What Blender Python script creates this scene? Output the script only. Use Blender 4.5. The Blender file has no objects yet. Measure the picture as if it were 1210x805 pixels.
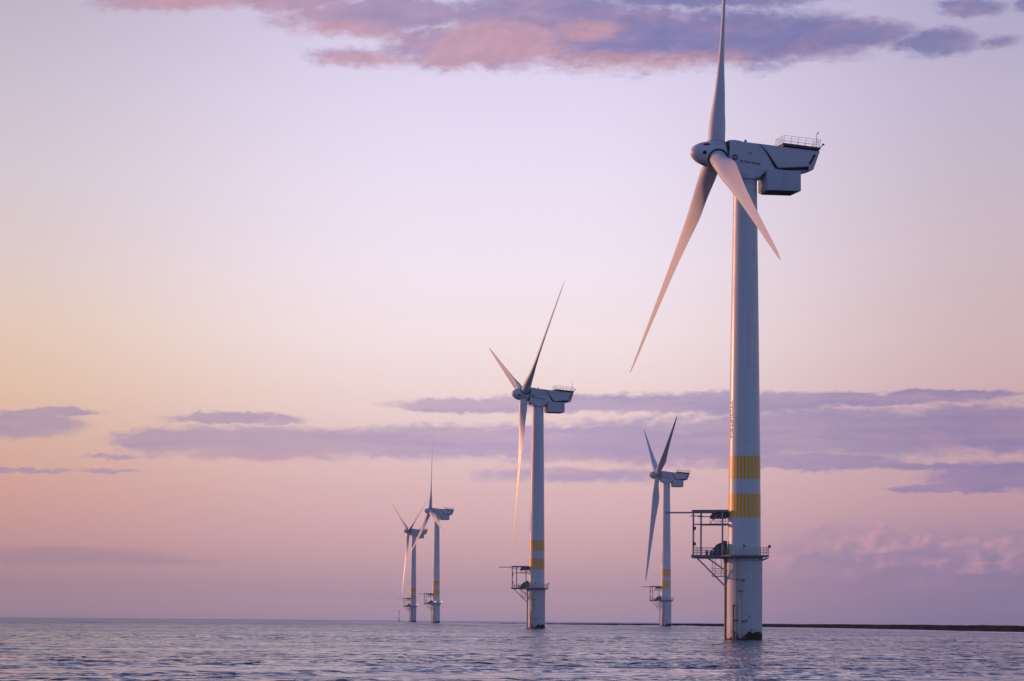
import bpy, bmesh, math, random
import numpy as np
from mathutils import Vector, Matrix
R = math.radians
random.seed(7); rng = np.random.default_rng(11)
SC = bpy.context.scene
COL = SC.collection

# ------------------------------------------------------------------ camera
F = 4000.0                      # focal length in photograph pixels (1210 wide)
PW, PH = 1210.0, 805.0
CAM = Vector((0, 0, 2.9))
PITCH, ROLL = R(4.70), R(0.46)
fwd = Vector((0, math.cos(PITCH), math.sin(PITCH)))
r0 = Vector((1, 0, 0)); u0 = Vector((0, -math.sin(PITCH), math.cos(PITCH)))
rgt = r0*math.cos(ROLL) + u0*math.sin(ROLL)
upv = u0*math.cos(ROLL) - r0*math.sin(ROLL)
cd = bpy.data.cameras.new('camera'); cam = bpy.data.objects.new('camera', cd); COL.objects.link(cam)
cd.sensor_width = 36; cd.sensor_fit = 'HORIZONTAL'; cd.lens = F/PW*36
cd.clip_start = 0.5; cd.clip_end = 30000
m = Matrix.Identity(4)
for i in range(3):
    m[i][0] = rgt[i]; m[i][1] = upv[i]; m[i][2] = -fwd[i]; m[i][3] = CAM[i]
cam.matrix_world = m
SC.camera = cam

def ray(px, py):
    return (rgt*((px-PW/2)/F) + upv*((PH/2-py)/F) + fwd).normalized()
def ang(px, py):                # direction of a photo pixel as azimuth, elevation (in 1/4000 rad)
    d = ray(px, py)
    return math.atan2(d.x, d.y)*4000, math.asin(d.z)*4000
def on_ray(px, py, dist):
    d = ray(px, py); k = dist/d.y
    return CAM + d*k

# ------------------------------------------------------------------ light
SUN_AZ = R(-60)                 # left of the view and a little beyond the turbines
SUN_EL = R(8.0)
sdir = Vector((math.sin(SUN_AZ)*math.cos(SUN_EL), math.cos(SUN_AZ)*math.cos(SUN_EL), math.sin(SUN_EL)))
sd = bpy.data.lights.new('sun', 'SUN'); so = bpy.data.objects.new('sun', sd); COL.objects.link(so)
sd.energy = 2.6; sd.angle = R(0.6); sd.color = (1.0, 0.42, 0.23)
so.rotation_euler = sdir.to_track_quat('Z', 'Y').to_euler()
so.location = (-300, 100, 200)

vs = SC.view_settings
SC.display_settings.display_device = 'sRGB'
vs.view_transform = 'Standard'; vs.look = 'None'; vs.exposure = 0.0; vs.gamma = 1.0; vs.use_curve_mapping = False

# ------------------------------------------------------------------ world
def lin(c):
    out = []
    for v in c:
        v /= 255.0
        out.append(v/12.92 if v <= 0.04045 else ((v+0.055)/1.055)**2.4)
    return tuple(out)

class NT:
    """tiny helper for node trees"""
    def __init__(s, nt): s.nt = nt; s.n = nt.nodes; s.l = nt.links
    def put(s, sock, v):
        if isinstance(v, bpy.types.NodeSocket): s.l.new(v, sock)
        else: sock.default_value = v
    def math(s, op, a, b=None, c=None, clamp=False):
        n = s.n.new('ShaderNodeMath'); n.operation = op; n.use_clamp = clamp
        s.put(n.inputs[0], a)
        if b is not None: s.put(n.inputs[1], b)
        if c is not None: s.put(n.inputs[2], c)
        return n.outputs[0]
    def vmath(s, op, a, b=None, c=None):
        n = s.n.new('ShaderNodeVectorMath'); n.operation = op
        s.put(n.inputs[0], a)
        if b is not None: s.put(n.inputs[1], b)
        if c is not None: s.put(n.inputs[2], c)
        return n.outputs['Value'] if op in ('LENGTH', 'DOT_PRODUCT') else n.outputs['Vector']
    def step(s, v, a, b, lo=0.0, hi=1.0):
        n = s.n.new('ShaderNodeMapRange'); n.interpolation_type = 'SMOOTHSTEP'
        s.put(n.inputs['Value'], v)
        n.inputs['From Min'].default_value = a; n.inputs['From Max'].default_value = b
        n.inputs['To Min'].default_value = lo; n.inputs['To Max'].default_value = hi
        return n.outputs['Result']
    def lmap(s, v, a, b, lo=0.0, hi=1.0):
        n = s.n.new('ShaderNodeMapRange'); s.put(n.inputs['Value'], v)
        n.inputs['From Min'].default_value = a; n.inputs['From Max'].default_value = b
        n.inputs['To Min'].default_value = lo; n.inputs['To Max'].default_value = hi
        return n.outputs['Result']
    def mix(s, f, a, b):
        n = s.n.new('ShaderNodeMix'); n.data_type = 'RGBA'
        s.put(n.inputs[0], f)
        for i, v in ((6, a), (7, b)):
            if isinstance(v, bpy.types.NodeSocket): s.l.new(v, n.inputs[i])
            else: n.inputs[i].default_value = (*v[:3], 1)
        return n.outputs[2]
    def noise(s, vec, scale, detail=5, rough=0.55, dist=0.0):
        n = s.n.new('ShaderNodeTexNoise'); n.inputs['Scale'].default_value = scale
        n.inputs['Detail'].default_value = detail; n.inputs['Roughness'].default_value = rough
        n.inputs['Distortion'].default_value = dist
        if vec is not None: s.l.new(vec, n.inputs['Vector'])
        return n.outputs['Fac'], n.outputs['Color']
    def ramp(s, f, stops):
        n = s.n.new('ShaderNodeValToRGB'); e = n.color_ramp.elements
        while len(e) < len(stops): e.new(0.5)
        for i, (p, c) in enumerate(stops):
            e[i].position = p; e[i].color = (*c, 1)
        s.l.new(f, n.inputs['Fac']); return n.outputs['Color']
    def comb(s, x, y, z):
        n = s.n.new('ShaderNodeCombineXYZ')
        for i, v in enumerate((x, y, z)): s.put(n.inputs[i], v)
        return n.outputs[0]

W = bpy.data.worlds.new('World'); SC.world = W; W.use_nodes = True
W.node_tree.nodes.clear()
k = NT(W.node_tree)
tc = k.n.new('ShaderNodeTexCoord')
sep = k.n.new('ShaderNodeSeparateXYZ'); k.l.new(tc.outputs['Generated'], sep.inputs[0])
AZ = k.math('MULTIPLY', k.math('ARCTAN2', sep.outputs[0], sep.outputs[1]), 4000.0)
EL = k.math('MULTIPLY', k.math('ARCSINE', sep.outputs[2]), 4000.0)
ZEN = math.pi/2*4000
T = k.math('SQRT', k.math('MAXIMUM', k.math('DIVIDE', EL, ZEN), 0.0))
def tt(px, py): return math.sqrt(max(ang(px, py)[1], 0)/ZEN)
def te(deg): return math.sqrt(deg/90.0)
HIGH = [(te(15), lin((144, 148, 196))), (te(25), lin((112, 124, 180))), (te(45), lin((76, 96, 160))), (te(90), lin((50, 70, 138)))]
def sky_ramp(px, rows):
    st = sorted([(tt(px, y), lin(c)) for y, c in rows])
    return k.ramp(T, st + HIGH)
rampL = sky_ramp(15, [(0, (190, 181, 198)), (100, (204, 193, 208)), (200, (214, 201, 209)), (300, (222, 203, 200)),
    (380, (230, 202, 184)), (450, (228, 194, 170)), (520, (219, 177, 158)), (580, (212, 162, 152)), (640, (197, 150, 152)),
    (690, (168, 135, 147)), (728, (151, 128, 149))])
rampC = sky_ramp(605, [(0, (214, 205, 234)), (120, (229, 218, 242)), (220, (238, 226, 246)), (320, (245, 231, 243)),
    (400, (246, 229, 232)), (460, (242, 218, 216)), (520, (232, 202, 202)), (580, (223, 186, 188)), (640, (211, 171, 177)),
    (700, (184, 152, 168)), (731, (164, 144, 170))])
rampR = sky_ramp(1195, [(0, (176, 169, 201)), (100, (191, 181, 206)), (200, (200, 185, 201)), (300, (206, 186, 194)),
    (400, (210, 182, 185)), (450, (208, 176, 181)), (520, (202, 167, 174)), (600, (190, 152, 166)), (660, (158, 132, 160)),
    (700, (136, 121, 157)), (734, (124, 115, 153))])
rampS = k.ramp(T, [(0.0, (.70, 0.33, 0.20)), (te(3), (.80, 0.46, 0.27)), (te(9), (0.70, 0.52, 0.44)),
                   (te(20), lin((205, 190, 205)))] + HIGH[1:])
rampB = k.ramp(T, [(0.0, lin((98, 104, 144))), (te(5), lin((108, 113, 156))), (te(12), lin((114, 120, 169))), (te(20), lin((110, 120, 174))),
                   (te(45), lin((74, 94, 160))), (te(90), lin((50, 70, 138)))])
# azimuths of the sampled columns
aL, aR = ang(15, 400)[0], ang(1195, 400)[0]
sky = k.mix(k.step(AZ, aL-90, -70), rampL, rampC)
sky = k.mix(k.step(AZ, 60.0, aR+30), sky, rampR)
deg = 4000*math.pi/180
sky = k.mix(k.step(AZ, -14*deg, -50*deg), sky, rampS)
absaz = k.math('ABSOLUTE', AZ)
back = k.step(absaz, 70*deg, 115*deg)
nish = k.n.new('ShaderNodeTexSky'); nish.sky_type = 'NISHITA'; nish.sun_disc = False
nish.sun_elevation = SUN_EL; nish.sun_rotation = SUN_AZ; nish.air_density = 1.0; nish.dust_density = 0.6; nish.ozone_density = 2.0
nis = k.vmath('SCALE', nish.outputs[0]); nis.node.inputs['Scale'].default_value = 0.05
behind = k.vmath('ADD', rampB, nis)
sky = k.mix(back, sky, behind)

# clouds: soft ellipses in azimuth / elevation, torn by noise
P = k.comb(AZ, EL, 0.0)
nf, nc = k.noise(k.vmath('MULTIPLY', P, (1/70, 1/24, 1)), 1.0, 6, 0.6, 0.3)
nf2, nc2 = k.noise(k.vmath('MULTIPLY', P, (1/16, 1/8, 1)), 1.0, 4, 0.6)
nf3, nc3 = k.noise(k.vmath('MULTIPLY', P, (1/90, 1/30, 1)), 1.0, 6, 0.6, 0.4)
off = k.vmath('MULTIPLY', k.vmath('SUBTRACT', nc, (.5, .5, .5)), (46, 17, 0))
off2 = k.vmath('MULTIPLY', k.vmath('SUBTRACT', nc2, (.5, .5, .5)), (16, 11, 0))
PD = k.vmath('ADD', k.vmath('ADD', P, off), off2)
def field(ells):
    acc = None
    for (x, y, a, b, *w) in ells:
        A0, E0 = ang(x, y)
        v = k.vmath('MULTIPLY_ADD', PD, (1/a, 1/b, 0), (-A0/a, -E0/b, 0))
        d = k.math('MULTIPLY_ADD', k.vmath('LENGTH', v), -1.0, 1.0)
        if w: d = k.math('MULTIPLY', d, w[0])
        acc = d if acc is None else k.math('MAXIMUM', acc, d)
    return acc
top = field([(210, -6, 150, 24), (330, -4, 130, 22), (420, 22, 120, 28), (480, 16, 100, 26), (425, 69, 90, 17, .6), (560, 54, 160, 36),
    (640, 20, 180, 52), (720, 42, 230, 52), (860, 44, 200, 46), (940, 44, 130, 38), (1015, 40, 90, 24), (1105, 50, 75, 20), (1175, 49, 40, 12, .7),
    (820, -8, 230, 26), (1150, 9, 52, 13), (1215, 6, 30, 12, .8)])
mid = field([(25, 502, 95, 20), (60, 488, 75, 6), (272, 494, 85, 9), (330, 498, 40, 8, .7), (220, 522, 120, 18), (330, 522, 220, 24),
    (300, 536, 190, 13, .6), (500, 523, 220, 24), (640, 524, 220, 28), (560, 479, 140, 12), (700, 478, 190, 15), (840, 478, 200, 16),
    (790, 523, 230, 36), (960, 471, 270, 12), (1000, 510, 290, 38), (1175, 506, 230, 35), (1120, 466, 120, 8), (950, 546, 160, 14),
    (690, 562, 170, 13, .6), (1195, 562, 130, 22), (1120, 578, 90, 8), (20, 556, 85, 5), (125, 557, 60, 4, .7), (135, 540, 50, 4, .7), (1090, 551, 120, 6, .7)])
low = field([(40, 656, 230, 15), (180, 662, 120, 7), (1080, 664, 230, 22),
    (1100, 684, 300, 22, .8), (440, 704, 130, 5, .5)])
cumf = field([(1070, 648, 190, 40), (1010, 636, 70, 30), (1120, 640, 90, 26), (1205, 640, 60, 34), (945, 655, 70, 22)])
def iso(ofs):
    f_, _ = k.noise(k.vmath('MULTIPLY', k.vmath('ADD', PD, ofs), (1/36, 1/24, 1)), 1.0, 4, .5, .1); return f_
i0_ = iso((0, 0, 9)); i1_ = iso((-7, 5, 9))
relief = k.math('SUBTRACT', i0_, i1_)
pinkm = field([(230, 10, 200, 26), (400, 40, 130, 22), (430, 72, 110, 18), (590, 50, 110, 44), (620, 62, 70, 20), (760, 74, 170, 18), (690, 36, 60, 16),
    (540, 70, 90, 16), (310, 538, 200, 16, .7), (720, 548, 190, 18, .6), (1020, 634, 44, 22), (1085, 636, 40, 14), (1130, 648, 40, 12), (1200, 636, 40, 20), (1000, 600, 30, 20, .0)])
def alpha(f, amp, lo, hi):
    g = k.math('ADD', f, k.math('MULTIPLY', k.math('SUBTRACT', nf2, .5), amp))
    g = k.math('ADD', g, k.math('MULTIPLY', k.math('SUBTRACT', nf, .5), amp*1.1))
    g = k.math('ADD', g, k.math('MULTIPLY', k.math('SUBTRACT', i0_, .5), amp*.5))
    return k.step(g, lo, hi)
vary = k.math('SUBTRACT', nf3, 0.5)
aTop = k.math('MULTIPLY', alpha(top, .50, -.02, .54), .92)
streak, _ = k.noise(k.vmath('MULTIPLY', PD, (1/230, 1/13, 1)), 1.0, 5, .6)
aMid = k.math('MULTIPLY', alpha(mid, .42, .02, .46), k.lmap(streak, .3, .65, .62, .90))
aLow = k.math('MULTIPLY', alpha(low, .40, .04, .6), .42)
rl = k.lmap(AZ, aL, aR)
cTop = k.ramp(rl, [(0, lin((178, 150, 180))), (.45, lin((158, 140, 180))), (.62, lin((124, 120, 172))), (.8, lin((116, 116, 168))), (1, lin((132, 130, 172)))])
cMid = k.ramp(rl, [(0, lin((166, 146, 174))), (.3, lin((176, 154, 184))), (.5, lin((178, 156, 194))), (.75, lin((152, 138, 180))), (1, lin((134, 122, 168)))])
cLow = k.ramp(rl, [(0, lin((150, 128, 152))), (.5, lin((165, 140, 170))), (.8, lin((150, 130, 170))), (1, lin((135, 120, 162)))])
pk = k.math('MULTIPLY', k.step(k.math('ADD', pinkm, k.math('MULTIPLY', vary, 1.3)), -.15, .75), .8)
pTop = k.mix(k.step(rl, .4, .7), lin((198, 154, 172)), lin((200, 148, 160)))
pLow = k.mix(k.step(rl, .4, .8), lin((200, 158, 172)), lin((212, 156, 176)))
shade = k.math('ADD', k.math('MULTIPLY_ADD', vary, .22, 1.0), k.math('MULTIPLY', relief, .42))
shadeM = k.math('ADD', k.math('MULTIPLY_ADD', vary, .10, 1.0), k.math('MULTIPLY', k.math('SUBTRACT', streak, .5), .12))
aCum = k.math('MULTIPLY', k.step(k.math('ADD', cumf, k.math('MULTIPLY', k.math('SUBTRACT', i0_, .5), 1.9)), .05, .80), .52)
cCum = k.mix(k.step(k.math('ADD', relief, k.math('MULTIPLY', vary, .35)), -.08, .22), lin((158, 136, 170)), lin((220, 164, 174)))
def scaled(c, f):
    v = k.vmath('SCALE', c); k.put(v.node.inputs['Scale'], f); return v
sky = k.mix(aLow, sky, scaled(k.mix(pk, cLow, pLow), shade))
sky = k.mix(aCum, sky, cCum)
sky = k.mix(aMid, sky, scaled(k.mix(k.math('MULTIPLY', pk, .7), cMid, pLow), shadeM))
sky = k.mix(aTop, sky, scaled(k.mix(pk, cTop, pTop), shade))
bg = k.n.new('ShaderNodeBackground'); k.l.new(sky, bg.inputs['Color']); bg.inputs['Strength'].default_value = 1.0
wo = k.n.new('ShaderNodeOutputWorld'); k.l.new(bg.outputs[0], wo.inputs['Surface'])

# ------------------------------------------------------------------ materials
def mat(name, base, rough=.5, spec=.5, metal=0.0, builder=None, coat=0.0):
    mt = bpy.data.materials.new(name); mt.use_nodes = True
    q = NT(mt.node_tree); b = q.n['Principled BSDF']
    b.inputs['Base Color'].default_value = (*base, 1); b.inputs['Roughness'].default_value = rough
    b.inputs['Specular IOR Level'].default_value = spec; b.inputs['Metallic'].default_value = metal
    b.inputs['Coat Weight'].default_value = coat
    if builder: builder(q, b)
    return mt
def obj_coord(q):
    t = q.n.new('ShaderNodeTexCoord'); return t.outputs['Object']
def weathered(base, dirt, amt, sc=(1.2, 1.2, .12), r=(.3, .5)):
    def f(q, b):
        v = q.vmath('MULTIPLY', obj_coord(q), sc)
        n, _ = q.noise(v, 1.0, 6, .62)
        n2, _ = q.noise(obj_coord(q), .35, 4, .6)
        mask = q.math('MULTIPLY', q.step(n, .50, .78), amt)
        c = q.mix(mask, base, dirt)
        c = q.mix(q.math('MULTIPLY', q.step(n2, .3, .8), .16), c, tuple(x*.72 for x in base))
        q.l.new(c, b.inputs['Base Color'])
        q.l.new(q.lmap(n2, .2, .8, r[0], r[1]), b.inputs['Roughness'])
    return f
WHITE = (.66, .67, .68)
M = {}
def towerpaint(q, b):
    oc = obj_coord(q); sp = q.n.new('ShaderNodeSeparateXYZ'); q.l.new(oc, sp.inputs[0]); z = sp.outputs[2]
    n, _ = q.noise(q.vmath('MULTIPLY', oc, (1.6, 1.6, .07)), 1.0, 6, .65)      # long rain and salt runs
    n2, _ = q.noise(oc, .30, 5, .6)
    n3, _ = q.noise(q.vmath('MULTIPLY', oc, (.3, .3, 2.2)), 1.0, 3, .5)
    fr = q.math('ABSOLUTE', q.math('SUBTRACT', q.math('FRACT', q.math('DIVIDE', z, 2.85)), .5))
    weld = q.math('MULTIPLY', q.step(fr, .022, .008), .20)
    c = q.mix(q.math('MULTIPLY', q.step(n, .48, .74), .34), WHITE, (.44, .41, .37))
    c = q.mix(q.math('MULTIPLY', q.step(n2, .3, .75), .18), c, (.46, .47, .48))
    c = q.mix(q.math('MULTIPLY', q.step(n3, .5, .7), .08), c, (.40, .40, .40))
    c = q.mix(weld, c, (.36, .35, .34))
    q.l.new(c, b.inputs['Base Color'])
    q.l.new(q.math('ADD', q.lmap(n2, .2, .8, -.04, .05), q.step(z, 39.5, 55.4, .30, .42)), b.inputs['Roughness'])
M['tower'] = mat('painted_tower_steel', WHITE, .34, .5, builder=towerpaint)
M['gel'] = mat('blade_gelcoat', (.58, .585, .60), .4, .5, builder=weathered((.58, .585, .60), (.45, .43, .40), .25, (.6, .6, .15), (.34, .48)))
M['nac'] = mat('nacelle_shell_paint', (.54, .55, .58), .4, .5, builder=weathered((.54, .55, .58), (.33, .32, .31), .35, (.8, .8, 2.0), (.34, .5)))
M['box'] = mat('container_paint', (.50, .51, .55), .45, .5, builder=weathered((.50, .51, .55), (.34, .32, .30), .3, (1.5, 1.5, .3), (.4, .55)))
M['dark'] = mat('dark_opening_and_shade', (.018, .018, .020), .7, .3)  # openings and dark fittings, also the painted shadow strips by the fairings
M['ink'] = mat('lettering_paint', (.035, .03, .035), .5, .4)
M['redink'] = mat('tower_lettering_paint', (.16, .07, .04), .5, .4)
M['galv'] = mat('galvanised_steel', (.36, .36, .37), .5, .5, .2, weathered((.36, .36, .37), (.17, .11, .08), .5, (2, 2, 1), (.4, .6)))
M['rusty'] = mat('weathered_frame_steel', (.25, .235, .23), .6, .4, .0, weathered((.25, .235, .23), (.15, .08, .045), .7, (2, 2, 1), (.5, .7)))
M['pipe'] = mat('stained_pipe_paint', (.34, .24, .19), .6, .4, .0, weathered((.36, .27, .22), (.18, .08, .04), .8, (3, 3, .5), (.5, .7)))
M['equip'] = mat('equipment_cover', (.10, .10, .105), .6, .4, .0, weathered((.10, .10, .105), (.06, .05, .04), .5, (2, 2, 2), (.5, .7)))
def stripes(q, b):
    oc = obj_coord(q); sp = q.n.new('ShaderNodeSeparateXYZ'); q.l.new(oc, sp.inputs[0])
    a = q.math('MULTIPLY', q.math('ARCTAN2', sp.outputs[1], sp.outputs[0]), 27/(2*math.pi))
    fr = q.math('FRACT', q.math('ADD', a, 40.3))
    n, _ = q.noise(q.vmath('MULTIPLY', oc, (1.2, 1.2, .3)), 1.0, 5, .6)
    y = q.mix(q.math('MULTIPLY', q.step(n, .45, .75), .35), (.96, .43, .004), (.78, .33, .012))
    q.l.new(q.mix(q.math('LESS_THAN', fr, .70), (.72, .60, .42), y), b.inputs['Base Color'])
M['yellow'] = mat('yellow_band_paint', (.86, .42, .01), .36, .5, builder=stripes)
def lampmat(q, b):
    b.inputs['Emission Color'].default_value = (1, .72, .32, 1); b.inputs['Emission Strength'].default_value = 3.5
M['lamp_on'] = mat('lit_lamp_lens', (.8, .7, .5), .3, .5, builder=lampmat)
M['lens'] = mat('lamp_lens', (.25, .22, .2), .2, .5)
def pile(q, b):
    oc = obj_coord(q)
    s = q.n.new('ShaderNodeSeparateXYZ'); q.l.new(oc, s.inputs[0])
    z = s.outputs[2]
    n, _ = q.noise(q.vmath('MULTIPLY', oc, (1.6, 1.6, .10)), 1.0, 6, .65)
    n2, _ = q.noise(oc, 1.1, 6, .65)
    n3, _ = q.noise(oc, .5, 3, .5)
    n4, _ = q.noise(q.vmath('MULTIPLY', oc, (5, 5, 1.5)), 1.0, 5, .6)
    base = (.56, .55, .55)
    streak = q.math('MULTIPLY', q.step(n, .54, .72), q.lmap(z, 0, 12, .75, .35))
    c = q.mix(streak, base, (.32, .21, .14))
    blot = q.math('MULTIPLY', q.step(n4, .62, .72), .55)
    c = q.mix(blot, c, (.22, .15, .11))
    c = q.mix(q.math('MULTIPLY', q.step(z, 2.6, .4), .4), c, (.30, .25, .18))
    lim = q.math('ADD', q.lmap(n3, .25, .75, -.1, 1.9), q.lmap(n2, .2, .8, -.5, .5))
    lim = q.math('MAXIMUM', lim, q.lmap(n2, .2, .8, .15, .5))
    grow = q.step(q.math('SUBTRACT', lim, z), -.18, .22)
    c = q.mix(grow, c, (.030, .027, .014))
    q.l.new(c, b.inputs['Base Color'])
    q.l.new(q.lmap(grow, 0, 1, .55, .85), b.inputs['Roughness'])
M['pile'] = mat('foundation_paint', (.55, .54, .54), .55, .4, builder=pile)

# ------------------------------------------------------------------ mesh helpers
class MB:
    def __init__(s): s.v = []; s.f = []
    def add(s, vs, fs):
        o = len(s.v); s.v += [tuple(p) for p in vs]; s.f += [tuple(i+o for i in f) for f in fs]; return s
    def box(s, c, d, rot=None, taper=(1, 1)):
        c = Vector(c); hx, hy, hz = d[0]/2, d[1]/2, d[2]/2
        P = []
        for z, t in ((-hz, (1, 1)), (hz, taper)):
            for x, y in ((-hx, -hy), (hx, -hy), (hx, hy), (-hx, hy)):
                p = Vector((x*t[0], y*t[1], z))
                if rot is not None: p = rot @ p
                P.append(c+p)
        return s.add(P, [(3, 2, 1, 0), (4, 5, 6, 7), (0, 1, 5, 4), (1, 2, 6, 5), (2, 3, 7, 6), (3, 0, 4, 7)])
    def tube(s, a, b, r, n=8, r2=None):
        a, b = Vector(a), Vector(b); d = (b-a).normalized()
        u = d.orthogonal().normalized(); w = d.cross(u)
        r2 = r if r2 is None else r2
        P = []
        for c, rr in ((a, r), (b, r2)):
            for i in range(n):
                t = 2*math.pi*i/n; P.append(c + u*(rr*math.cos(t)) + w*(rr*math.sin(t)))
        fs = [(i, (i+1) % n, n+(i+1) % n, n+i) for i in range(n)]
        fs += [tuple(range(n-1, -1, -1)), tuple(range(n, 2*n))]
        return s.add(P, fs)
    def path(s, pts, r, n=6):
        for a, b in zip(pts, pts[1:]): s.tube(a, b, r, n)
        return s
    def lathe(s, prof, n=48, axis='z', c=(0, 0, 0), cap=True):
        c = Vector(c); P = []
        for (r, h) in prof:
            for i in range(n):
                t = 2*math.pi*i/n
                q = (r*math.cos(t), r*math.sin(t), h) if axis == 'z' else (h, r*math.cos(t), r*math.sin(t))
                P.append(c+Vector(q))
        fs = []
        for j in range(len(prof)-1):
            for i in range(n):
                fs.append((j*n+i, j*n+(i+1) % n, (j+1)*n+(i+1) % n, (j+1)*n+i))
        if cap:
            fs.append(tuple(range(n-1, -1, -1))); fs.append(tuple((len(prof)-1)*n+i for i in range(n)))
        return s.add(P, fs)
    def prism(s, poly, y0, y1, shrink=None):
        """polygon of (x, z) extruded along y; optional (x,z)->(x,z) of the y1 end"""
        n = len(poly)
        P = [(x, y0, z) for x, z in poly] + [((shrink or poly)[i][0], y1, (shrink or poly)[i][1]) for i in range(n)]
        fs = [(i, (i+1) % n, n+(i+1) % n, n+i) for i in range(n)]
        fs += [tuple(range(n-1, -1, -1)), tuple(range(n, 2*n))]
        return s.add(P, fs)
    def mesh(s, name, mt, sharp=38):
        me = bpy.data.meshes.new(name); me.from_pydata(s.v, [], s.f)
        bm = bmesh.new(); bm.from_mesh(me); bmesh.ops.recalc_face_normals(bm, faces=bm.faces); bm.to_mesh(me); bm.free()
        me.materials.append(mt); me.shade_smooth(); me.set_sharp_from_angle(angle=R(sharp)); me.update()
        return me
    def build(s, name, mt, parent=None, bevel=0, sharp=38):
        o = bpy.data.objects.new(name, s.mesh(name, mt, sharp)); COL.objects.link(o)
        if parent is not None: o.parent = parent
        if bevel:
            b = o.modifiers.new('bevel', 'BEVEL'); b.width = bevel; b.segments = 2; b.limit_method = 'ANGLE'; b.angle_limit = R(30)
            b.harden_normals = False
        return o
def tag(o, label=None, cat=None, group=None, kind=None):
    if label: o['label'] = label
    if cat: o['category'] = cat
    if group: o['group'] = group
    if kind: o['kind'] = kind
    return o
def text_mesh(name, txt, size, mt, spacing=1.0, bold=.02):
    cu = bpy.data.curves.new(name, 'FONT'); cu.body = txt; cu.size = size; cu.space_character = spacing
    cu.align_x = 'CENTER'; cu.align_y = 'CENTER'; cu.resolution_u = 3; cu.offset = size*bold
    t = bpy.data.objects.new(name, cu); COL.objects.link(t)
    bpy.context.view_layer.update()
    dg = bpy.context.evaluated_depsgraph_get()
    me = bpy.data.meshes.new_from_object(t.evaluated_get(dg))
    bpy.data.objects.remove(t); me.materials.clear(); me.materials.append(mt)
    return me

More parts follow.
